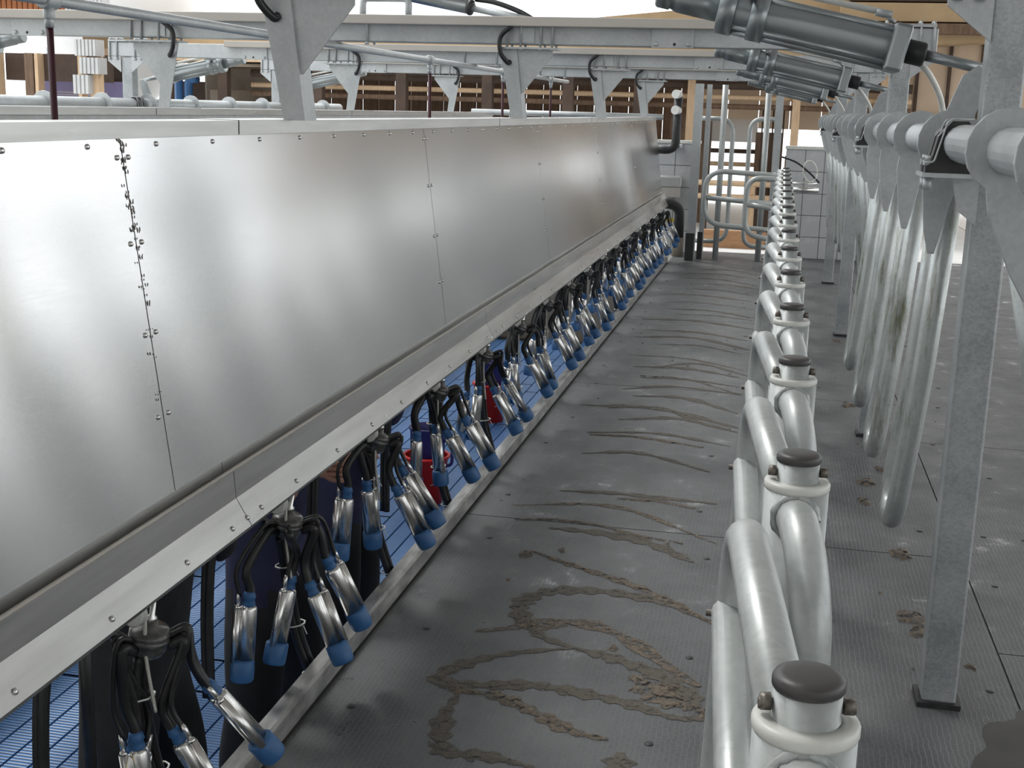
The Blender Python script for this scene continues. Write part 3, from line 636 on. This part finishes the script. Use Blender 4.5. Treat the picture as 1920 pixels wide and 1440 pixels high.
# wash-down hose with a green end hanging near the first cluster
w = thing('wash_hose', 'black wash hose with yellow and green end hanging below the gutter', 'hose', (-1.20, 2.02, -.05))
MB().tube([(-1.20, 2.0, .60), (-1.20, 2.01, .20)], .012, 8).build('hose', 'hose', w)
MB().tube([(-1.20, 2.01, .205), (-1.199, 2.012, .18)], .0145, 10).build('yellow_sleeve', 'yellow', w)
MB().tube([(-1.199, 2.012, .18), (-1.198, 2.02, -.05)], .015, 10).build('green_grip', 'green', w)

# ================================================================== OVERHEAD PIPES
t = thing('air_pipe', 'long grey air pipe running lengthwise above the pit', 'pipe', (MX/2, 7, 1.73))
MB().tube([(MX/2, .6, 1.75), (MX/2, 13.0, 1.75)], .0175, 14).build('pipe', 'galv', t)
for y in (1.43, 3.56, 5.69, 7.8, 9.93, 12.05):
    MB().lathe([(.025, -.035), (.028, -.03), (.028, .03), (.025, .035)], 14, frame((MX/2, y, 1.75), (0, 1, 0))).lathe([(.012, -.06), (.017, -.05), (.017, -.025), (.012, -.02)], 12, Matrix.Translation((MX/2, y, 1.75))).build('tee_clamp', 'galv', t)
for i, y in enumerate((1.43, 3.56, 5.69, 7.8, 9.93, 12.05)):
    q = thing('drop_hose', ORD[i]+' maroon drop hose from the camera, hanging from the air pipe', 'hose', (MX/2, y, .2), 'drop hoses under the air pipe')
    MB().tube([(MX/2, y, 1.70), (MX/2+.004, y+.004, 1.0), (MX/2, y, .2)], .0105, 10).build('hose', 'maroon', q)
    MB().lathe([(.013, -.02), (.014, 0), (.012, .015)], 10, Matrix.Translation((MX/2, y, 1.69))).build('ferrule', 'galv', q)
# slim cylinder above the second beam
q = thing('slim_cylinder', 'slim grey cylinder resting across the second crossbeam, pointing at the sky', 'cylinder', (-1.7, 6.3, 1.88))
MB().tube([(-2.35, 6.32, 2.10), (-1.52, 6.22, 1.945)], .033, 16).build('barrel', 'cyl', q)
MB().lathe([(.036, -.008), (.038, 0), (.036, .01), (0, .01)], 16, frame((-1.52, 6.22, 1.945), (.83, -.1, -.155))).build('end_ring', 'dark', q)
MB().tube([(-1.52, 6.22, 1.945), (-1.15, 6.17, 1.875)], .017, 12).build('rod', 'galv', q)
MB().tube(spline([(-1.50, 6.24, 1.985), (-1.40, 6.22, 1.97), (-1.28, 6.2, 1.93), (-1.2, 6.18, 1.89)]), .012, 8).build('hose', 'hose', q)
q = thing('rail_pipe', 'grey horizontal pipe just above the far end of the splash panel', 'pipe', (-2.2, 13.25, .02))
MB().tube([(-3.2, 13.25, 1.43), (-1.2, 13.25, 1.43)], .03, 14).build('pipe', 'galv', q)
for x in (-3.0, -1.45): MB().tube([(x, 13.25, .02), (x, 13.25, 1.42)], .025, 10).build('leg', 'galv', q)

# ================================================================== FAR END OF THE PARLOUR
ends = []
def endpost(name, x, y, w, d, z0, z1, label, foot=False, mat='galv'):
    t = thing(name, label, 'post', (x, y, z0))
    m = MB().box(x-w/2, x+w/2, y-.004, y, z0, z1); m.box(x-w/2, x-w/2+.006, y, y+d, z0, z1); m.box(x+w/2-.006, x+w/2, y, y+d, z0, z1)
    m.build('channel', mat, t)
    MB().box(x-w/2-.012, x+w/2-.01, y-.014, y-.005, z0, z0+(.28 if foot else .05)).build('rubber_guard' if foot else 'foot', 'dark', t)
endpost('door_post', -.845, 13.15, .085, .05, 0, 1.768, 'galvanised channel post with a black rubber foot at the end of the splash panel', True)
endpost('door_rail', -.755, 13.35, .05, .05, 0, 1.768, 'narrow galvanised channel post just right of the black-footed post', True)
def tubething(name, label, cat, paths, r, mat='tube', part='tube', loc=None):
    c = loc or paths[0][0]
    t = thing(name, label, cat, c)
    for p in paths: MB().tube(p, r, 12).build(part, mat, t)
    return t
tubething('end_upright', 'round upright tube left of the rounded exit hoops', 'post', [[(-.60, 13.4, 0), (-.60, 13.4, 1.768)]], .03)
tubething('end_upright', 'round upright tube behind the far pivot posts', 'post', [[(-.165, 13.4, 0), (-.165, 13.4, 1.768)]], .03)
endpost('end_channel', -.05, 13.2, .075, .06, 0, 1.70, 'flat galvanised upright beside the right tiled wall')
g = 13.45
tubething('exit_hoop', 'tall rounded tube hoop left of the bright exit doorway', 'gate', [fillet([(-.82, g, 1.43), (-.50, g, 1.43), (-.50, g, .18), (-.82, g, .18)], .16, 8)], .023)
tubething('exit_hoop', 'tall rounded tube hoop right of the bright exit doorway', 'gate', [fillet([(-.05, g+.05, 1.44), (-.33, g+.05, 1.44), (-.33, g+.05, .14), (-.05, g+.05, .14)], .16, 8)], .023)
g = 12.95
tubething('swing_gate', 'rounded two-bar swing gate closing the lane behind the last pivot posts', 'gate',
          [fillet([(-.05, 13.2, .90), (-.02, g, .90), (-.72, g, .93), (-.72, g, .40), (-.02, g, .36), (-.05, 13.2, .36)], .20, 8), [(-.70, g, .66), (-.02, g, .62)]], .026)
g = 12.6
tubething('swing_gate', 'smaller rounded swing gate overlapping the two-bar gate', 'gate',
          [fillet([(-.04, 13.2, .88), (.0, g, .88), (-.30, g, .89), (-.30, g, .34), (.0, g, .30), (-.04, 13.2, .30)], .15, 8), [(-.29, g, .63), (.0, g, .60)]], .026)
# drain pipes by the left tiles
t = thing('drain_pipe', 'black drain pipe with pale end caps at the end of the splash panel', 'pipe', (-1.09, 13.5, 1.1))
MB().tube(fillet([(-1.30, 13.5, 1.10), (-1.08, 13.5, 1.10), (-1.075, 13.5, 1.66)], .1, 6), .045, 16).build('pipe', 'dark', t)
MB().box(-1.14, -1.03, 13.5, 13.905, 1.12, 1.15).build('wall_clip', 'galv', t)
for z in (1.50, 1.66): MB().tube([(-1.075, 13.49, z), (-1.10, 13.42, z+.005)], .045, 16).build('end_cap', 'white', t)
t = thing('waste_pipe', 'dark waste pipe bending down under the end of the gutter', 'pipe', (-1.0, 13.5, 0))
MB().tube(fillet([(-1.18, 13.42, .57), (-1.0, 13.5, .52), (-1.0, 13.5, .16)], .09, 6), .055, 16).build('pipe', 'dark', t)
MB().tube([(-1.0, 13.5, 0), (-1.0, 13.5, .2)], .06, 16).build('socket', 'conc', t)
t = thing('wall_box', 'grey box fixed to the left tiles above the gutter end', 'box', (-1.12, 13.8, .66))
MB().box(-1.26, -1.02, 13.72, 13.9, .70, .82).build('case', 'corr', t, bevel=.02)
MB().box(-1.25, -1.03, 13.70, 13.9, .60, .70).build('plinth', 'cream', t)
tag(MB().box(-1.16, -1.03, 13.80, 13.897, .335, .36).build('yellow_handle', 'yellow'), 'yellow handle sticking out below the gutter at the far tiles', 'handle')
t = thing('door_cylinder', 'bright steel cylinder with white hose loop in front of the right tiles', 'cylinder', (.24, 13.55, .70))
MB().tube([(.08, 13.55, .735), (.40, 13.55, .745)], .032, 16).build('barrel', 'chrome', t)
MB().tube([(.08, 13.55, .80), (.38, 13.55, .81)], .012, 8).build('guide_rod', 'chrome', t)
MB().tube([(.30+.07*math.cos(a*.35), 13.5, .93+.105*math.sin(a*.35)-.02*math.cos(a*.35)) for a in range(19)], .009, 8).build('hose', 'white', t)
MB().tube(spline([(.0, 13.5, 1.07), (.15, 13.5, 1.02), (.28, 13.5, .93), (.40, 13.5, .82)]), .009, 8).build('cable', 'hose', t)

# ================================================================== BACKGROUND BUILDINGS
barn = thing('barn', 'brown timber barn with tan eaves beyond the end of the parlour', 'barn', (-2, 20, -.03))
pk = [MB().box(0, .29, 0, .03, 0, h).mesh('plank', fix=True) for h in (2.1, 2.05, 2.12)]
for m in pk: m.materials.append(M['brown'])
for i in range(27): place('plank', pk[i % 3], barn, Matrix.Translation(Vector((-9.6+i*.302, 22.6+.01*(i % 2), -.03))-barn.location))
roof = MB().prism([(-9.9, 2.06), (-1.2, 2.06), (1.2, 2.36), (4.6, 2.62), (4.6, 3.9), (-1.0, 2.82), (-4.2, 2.50), (-9.9, 2.36)], 'y', 17.2, 23.2).build('roof', 'tan', barn)
for i, (z, hgt, mm) in enumerate(((2.52, .12, 'brown'), (2.66, .22, 'tan'), (2.90, .06, 'umber'), (2.98, .22, 'beige'), (3.22, .07, 'umber'), (3.31, .30, 'wood'))):
    MB().box(.5+.1*i, 4.7, 16.9+.04*i, 17.2, z, z+hgt).build('fascia_board', mm, barn)
MB().box(-9.6, 1.2, 17.05, 17.2, 2.0, 2.14).build('eaves_beam', 'wood', barn)
for z, mm in ((1.70, 'wood'), (1.58, 'brown'), (1.86, 'umber')): MB().tube([(-7.5, 17.6, z), (1.6, 17.6, z)], .035 if z < 1.8 else .06, 8).build('rail', mm, barn)
for x in (-9.4, -7.8, -6.4, -5.2, -4.0, -2.9, -1.95): MB().box(x, x+.14, 17.1, 17.24, -.03, 2.06).build('post', 'umber', barn)
for x in (-1.28, .10, .62, 1.2): MB().box(x, x+.10, 17.5, 17.6, -.03, 2.4).build('post', 'wood', barn)
# beige boarded wall on the right of the barn
for i in range(9):
    x = 1.28+i*.40
    MB().box(x, x+.385, 18.0, 18.04, 1.52, 2.62).build('wall_board', 'beige', barn)
    MB().box(x-.02, x+.02, 17.95, 18.0, 1.5, 2.62).build('batten', 'umber', barn)
MB().box(1.2, 4.9, 17.9, 18.05, 1.38, 1.52).build('sill_beam', 'brown', barn)
for i in range(6): MB().box(-1.18+i*.42, -1.18+i*.42+.41, 18.2, 18.24, 1.30 if i > 1 else 1.42, 2.3).build('wall_board', 'beige', barn)
for i in range(5): MB().tube([(-.28+i*.07, 18.0, .3), (-.28+i*.07, 18.0, 1.6)], .012, 6).build('bar', 'umber', barn)
for i in range(5): MB().tube([(.70+i*.10, 18.0, .9), (.70+i*.10, 18.0, 1.65)], .014, 6).build('bar', 'umber', barn)
MB().box(-1.55, -1.05, 18.25, 18.3, -.03, 1.45).build('wall_board', 'brown', barn)
MB().box(-.36, .0, 18.1, 18.15, -.03, 1.25).build('wall_board', 'brown', barn)
MB().box(-1.0, -.92, 17.3, 17.4, -.03, 1.4).build('post', 'umber', barn)
for z in (.45, .62): MB().tube([(-1.3, 16.6, z), (.2, 16.6, z)], .035, 8).build('lane_rail', 'wood', barn)
MB().box(-1.18, -.35, 18.6, 18.63, 1.10, 1.42).build('curtain', 'silo', barn)
for z in (.98, .80): MB().tube([(-1.2, 18.3, z), (-.30, 18.3, z)], .03, 8).build('feed_rail', 'umber' if z > .9 else 'wood', barn)
MB().box(-.42, -.30, 17.0, 17.12, -.03, .75).build('stub_post', 'wood', barn)
MB().box(-.40, .05, 17.3, 17.5, -.03, .35).build('kick_board', 'umber', barn)
MB().box(.05, .9, 17.9, 17.95, -.03, .95).build('kick_board', 'brown', barn)

t = thing('timber_shed', 'open timber shed with red-brown slats at the far left', 'shed', (-9.8, 16.3, -.03))
sl = MB().box(0, .066, 0, .02, 0, .34).mesh('slat'); sl.materials.append(M['redwood'])
for i in range(18): place('slat', sl, t, Matrix.Translation(Vector((-10.62+i*.079, 16.0, 2.36))-t.location))
MB().box(-10.7, -9.1, 16.02, 16.1, 2.33, 2.72).build('slat_backing', 'umber', t)
MB().box(-10.5, -9.05, 16.2, 16.5, 1.66, 2.02).build('lintel', 'umber', t)
for x, w, mm, y in ((-10.62, .2, 'wood', 15.9), (-10.12, .13, 'brown', 16.05), (-9.97, .05, 'wood', 16.05), (-9.07, .12, 'wood', 15.9), (-9.30, .05, 'wood', 16.0)): MB().box(x, x+w, y, y+.15, -.03, 2.02).build('post', mm, t)
MB().box(-10.45, -9.1, 16.9, 16.95, -.03, 1.68).build('curtain', 'purple', t)
for i in range(9): MB().box(-10.42, -9.2, 16.55, 16.58, 1.24+i*.034, 1.252+i*.034).build('louvre', 'cream', t)
MB().prism([(15.6, 2.75), (19, 3.2), (19, 3.3), (15.6, 2.85)], 'x', -12.5, -9.0).build('roof', 'brown', t)
def clad(x0, x1, z0, z1, y):
    m = MB(); n = max(3, int((x1-x0)/.05)); w = (x1-x0)/n
    m.box(x0, x1, y, y+.2, z0, z1)
    for i in range(n): m.box(x0+i*w+w*.2, x0+i*w+w*.8, y-.015, y, z0, z1)
    return m
for i, (a, b_, c, d_) in enumerate(((-9.33, -8.80, 2.40, 2.86), (-9.22, -8.90, 1.99, 2.20), (-9.16, -8.87, 1.76, 1.97), (-9.26, -9.02, 1.50, 1.745))):
    clad(a, b_, c, d_, 15.8).build('cladding_panel', 'corr', t)
s = thing('feed_silo', 'white feed silo with cone bottom behind the timber shed', 'silo', (-11.9, 22, -.03))
MB().lathe([(.30, .9), (.50, 1.33), (1.32, 2.35), (1.32, 5.2), (.6, 5.9), (0, 6.0)], 40, Matrix.Translation((-11.9, 22, 0))).build('vessel', 'silo', s)
for a in range(4): MB().tube([(-11.9+1.2*math.cos(a*1.57+.5), 22+1.2*math.sin(a*1.57+.5), -.03), (-11.9+1.25*math.cos(a*1.57+.5), 22+1.25*math.sin(a*1.57+.5), 2.4)], .05, 8).build('leg', 'galv', s)
t = thing('blue_pipes', 'pair of bright blue pipes beside the concrete block', 'pipe', (-9.0, 18.6, -.03))
for dx in (0, .16): MB().tube(fillet([(-9.12+dx, 18.6, -.03), (-9.12+dx, 18.6, 1.86-dx*.6), (-8.8, 18.6, 1.88-dx*.6)], .12, 6), .065, 12).build('pipe', 'bluepipe', t)
t = thing('concrete_block', 'rough brown concrete block with a manhole ring beyond the far rail', 'block', (-8.2, 19.2, -.03))
MB().box(-8.85, -7.35, 18.9, 20.2, -.03, 1.98).build('block', 'conc', t, bevel=.05)
MB().box(-9.9, -8.85, 19.6, 20.4, -.03, 1.75).build('annex', 'umber', t)
MB().lathe([(.42, -.03), (.42, 1.62), (.36, 1.62), (.36, .2)], 24, Matrix.Translation((-8.1, 18.5, 0))).build('ring', 'conc', t)

# ================================================================== DIRT ON THE MATS
def ribbon(mb, pts, w, h=.003, z=.0012, seg=8):
    P = spline([(p[0], p[1], z) for p in pts], seg); n = len(P); rows = []
    for i, p in enumerate(P):
        d = (P[min(i+1, n-1)]-P[max(i-1, 0)]).normalized(); s = Vector((-d.y, d.x, 0))
        e = min(1, .25+3*min(i, n-1-i)/n); ww = w*e*(1+.35*math.sin(i*1.7+pts[0][0]*40)+.2*math.sin(i*.6+pts[0][1]*9))
        rows.append((p-s*ww*.5, p-s*ww*.2+Vector((0, 0, h)), p+s*ww*.2+Vector((0, 0, h*.8)), p+s*ww*.5))
    vs = [v for r in rows for v in r]; fs = [(4*i+j, 4*i+j+1, 4*i+j+5, 4*i+j+4) for i in range(n-1) for j in range(3)]
    mb.add(vs, fs, True)
def lump(mb, x, y, r, rnd):
    n = 12; R = [r*rnd.uniform(.55, 1.25) for _ in range(n)]; vs = [(x, y, r*.18+.003)]
    for k, q in ((.6, r*.16+.002), (1, .0008)):
        vs += [(x+R[j]*k*math.cos(j*.5236)*.8, y+R[j]*k*math.sin(j*.5236)*1.4, q*rnd.uniform(.6, 1.2)) for j in range(n)]
    fs = [(0, 1+j, 1+(j+1) % n) for j in range(n)]+[(1+j, 1+n+j, 1+n+(j+1) % n, 1+(j+1) % n) for j in range(n)]
    mb.add(vs, fs, True)
rn = random.Random(5)
sm, dg = MB(), MB()
for w, p in ((.040, [(-0.112, 3.609), (-0.264, 3.718), (-0.436, 3.76), (-0.599, 3.723), (-0.673, 3.624), (-0.668, 3.516), (-0.585, 3.375), (-0.473, 3.31)]),
             (.034, [(-0.473, 3.31), (-0.632, 3.229), (-0.744, 3.127), (-0.788, 3.013), (-0.672, 3.011), (-0.537, 3.048), (-0.408, 3.035), (-0.28, 3.007), (-0.168, 2.962), (-0.089, 2.968)]),
             (.034, [(-0.715, 2.952), (-0.718, 2.829), (-0.695, 2.694), (-0.664, 2.649), (-0.562, 2.651), (-0.457, 2.628)]),
             (.040, [(-0.473, 3.31), (-0.355, 3.27), (-0.231, 3.199), (-0.139, 3.108), (-0.106, 3.023)]),
             (.045, [(-0.724, 4.323), (-0.529, 4.32), (-0.351, 4.254), (-0.193, 4.105)]), (.03, [(-0.764, 4.789), (-0.555, 4.816), (-0.344, 4.807), (-0.147, 4.795)]),
             (.045, [(-.27, 2.75), (-.265, 2.65), (-.255, 2.5)]),
             (.03, [(-0.768, 5.371), (-0.518, 5.451), (-0.203, 5.241)]), (.03, [(-0.771, 6.279), (-0.509, 6.368), (-0.248, 6.045)]), (.03, [(-0.666, 7.391), (-0.399, 7.623), (-0.106, 7.348)]), (.03, [(-0.761, 6.745), (-0.5, 6.907), (-0.12, 6.827)])):
    ribbon(sm, p, w*1.45, .0008)
for w, p in ((.030, [(-0.731, 4.057), (-0.569, 3.959), (-0.379, 3.848), (-0.232, 3.727), (-0.103, 3.591)]), (.036, [(-0.747, 2.968), (-0.619, 2.962), (-0.509, 2.9), (-0.403, 2.827), (-0.308, 2.803)]),
             (.075, [(-0.292, 3.172), (-0.205, 3.074), (-0.119, 3.02)]), (.018, [(-0.862, 4.376), (-0.721, 4.419), (-0.56, 4.403), (-0.397, 4.329), (-0.242, 4.286)]),
             (.022, [(-0.546, 4.745), (-0.381, 4.76), (-0.213, 4.706)]), (.03, [(-0.783, 5.709), (-0.549, 5.734), (-0.248, 5.632)]), (.014, [(-0.701, 7.136), (-0.428, 7.125), (-0.119, 6.8)])):
    ribbon(dg, p, w*1.3, .004)
y = 3.35
while y < 12.5:
    x0 = -.82+rn.uniform(-.1, .15); x1 = -.1+rn.uniform(-.05, .0)
    ribbon(sm if rn.random() < .7 else dg, [(x0, y), ((x0+x1)/2, y+rn.uniform(.0, .14)), (x1, y-rn.uniform(.05, .25))], rn.uniform(.03, .065), .0012)
    y += rn.uniform(.22, .5) if y > 4.6 else 1.2
for x, y, r in ((0.505, 4.391, .05), (0.486, 3.798, .055), (.50, 3.70, .04), (0.442, 5.278, .05), (0.415, 5.003, .04), (0.436, 6.751, .05), (0.555, 8.574, .05), (0.613, 3.482, .02), (0.672, 6.348, .04), (0.459, 8.746, .05), (-0.364, 3.341, .022), (-0.182, 3.129, .03), (.512, 5.508, .04), (-.10, 3.0, .03), (-.72, 2.97, .02), (-.75, 4.03, .03), (-.64, 4.1, .02)):
    lump(dg, x, y, r, rn)
for i in range(60): lump(dg, rn.uniform(-1, .9), rn.uniform(2.4, 12), rn.uniform(.004, .012), rn)
o = sm.build('manure_smears', 'smear'); tag(o, 'thin brown scraper smears of manure across the rubber mats', 'manure'); o['kind'] = 'stuff'
o = dg.build('manure_crumbs', 'dung'); tag(o, 'crumbly brown manure streaks and lumps on the rubber mats', 'manure'); o['kind'] = 'stuff'
wp = MB()
for x, y, r in ((.64, 2.98, .11), (.70, 3.16, .05), (-.80, 4.75, .014), (-.78, 4.62, .010), (.70, 4.6, .02), (-.62, 5.9, .02)):
    n = 24; vs = [(x, y, .0012)]+[(x+r*(1+.3*math.sin(j*.2618*2+x*9)+.18*math.sin(j*.2618*3+y*7))*math.cos(j*.2618)*.9, y+r*(1+.3*math.sin(j*.2618*2+x*9)+.18*math.sin(j*.2618*3+y*7))*math.sin(j*.2618)*1.3, .0006) for j in range(n)]
    wp.add(vs, [(0, 1+j, 1+(j+1) % n) for j in range(n)], True)
o = wp.build('wet_patches', 'wet'); tag(o, 'dark wet patches on the rubber mats', 'puddle'); o['kind'] = 'stuff'
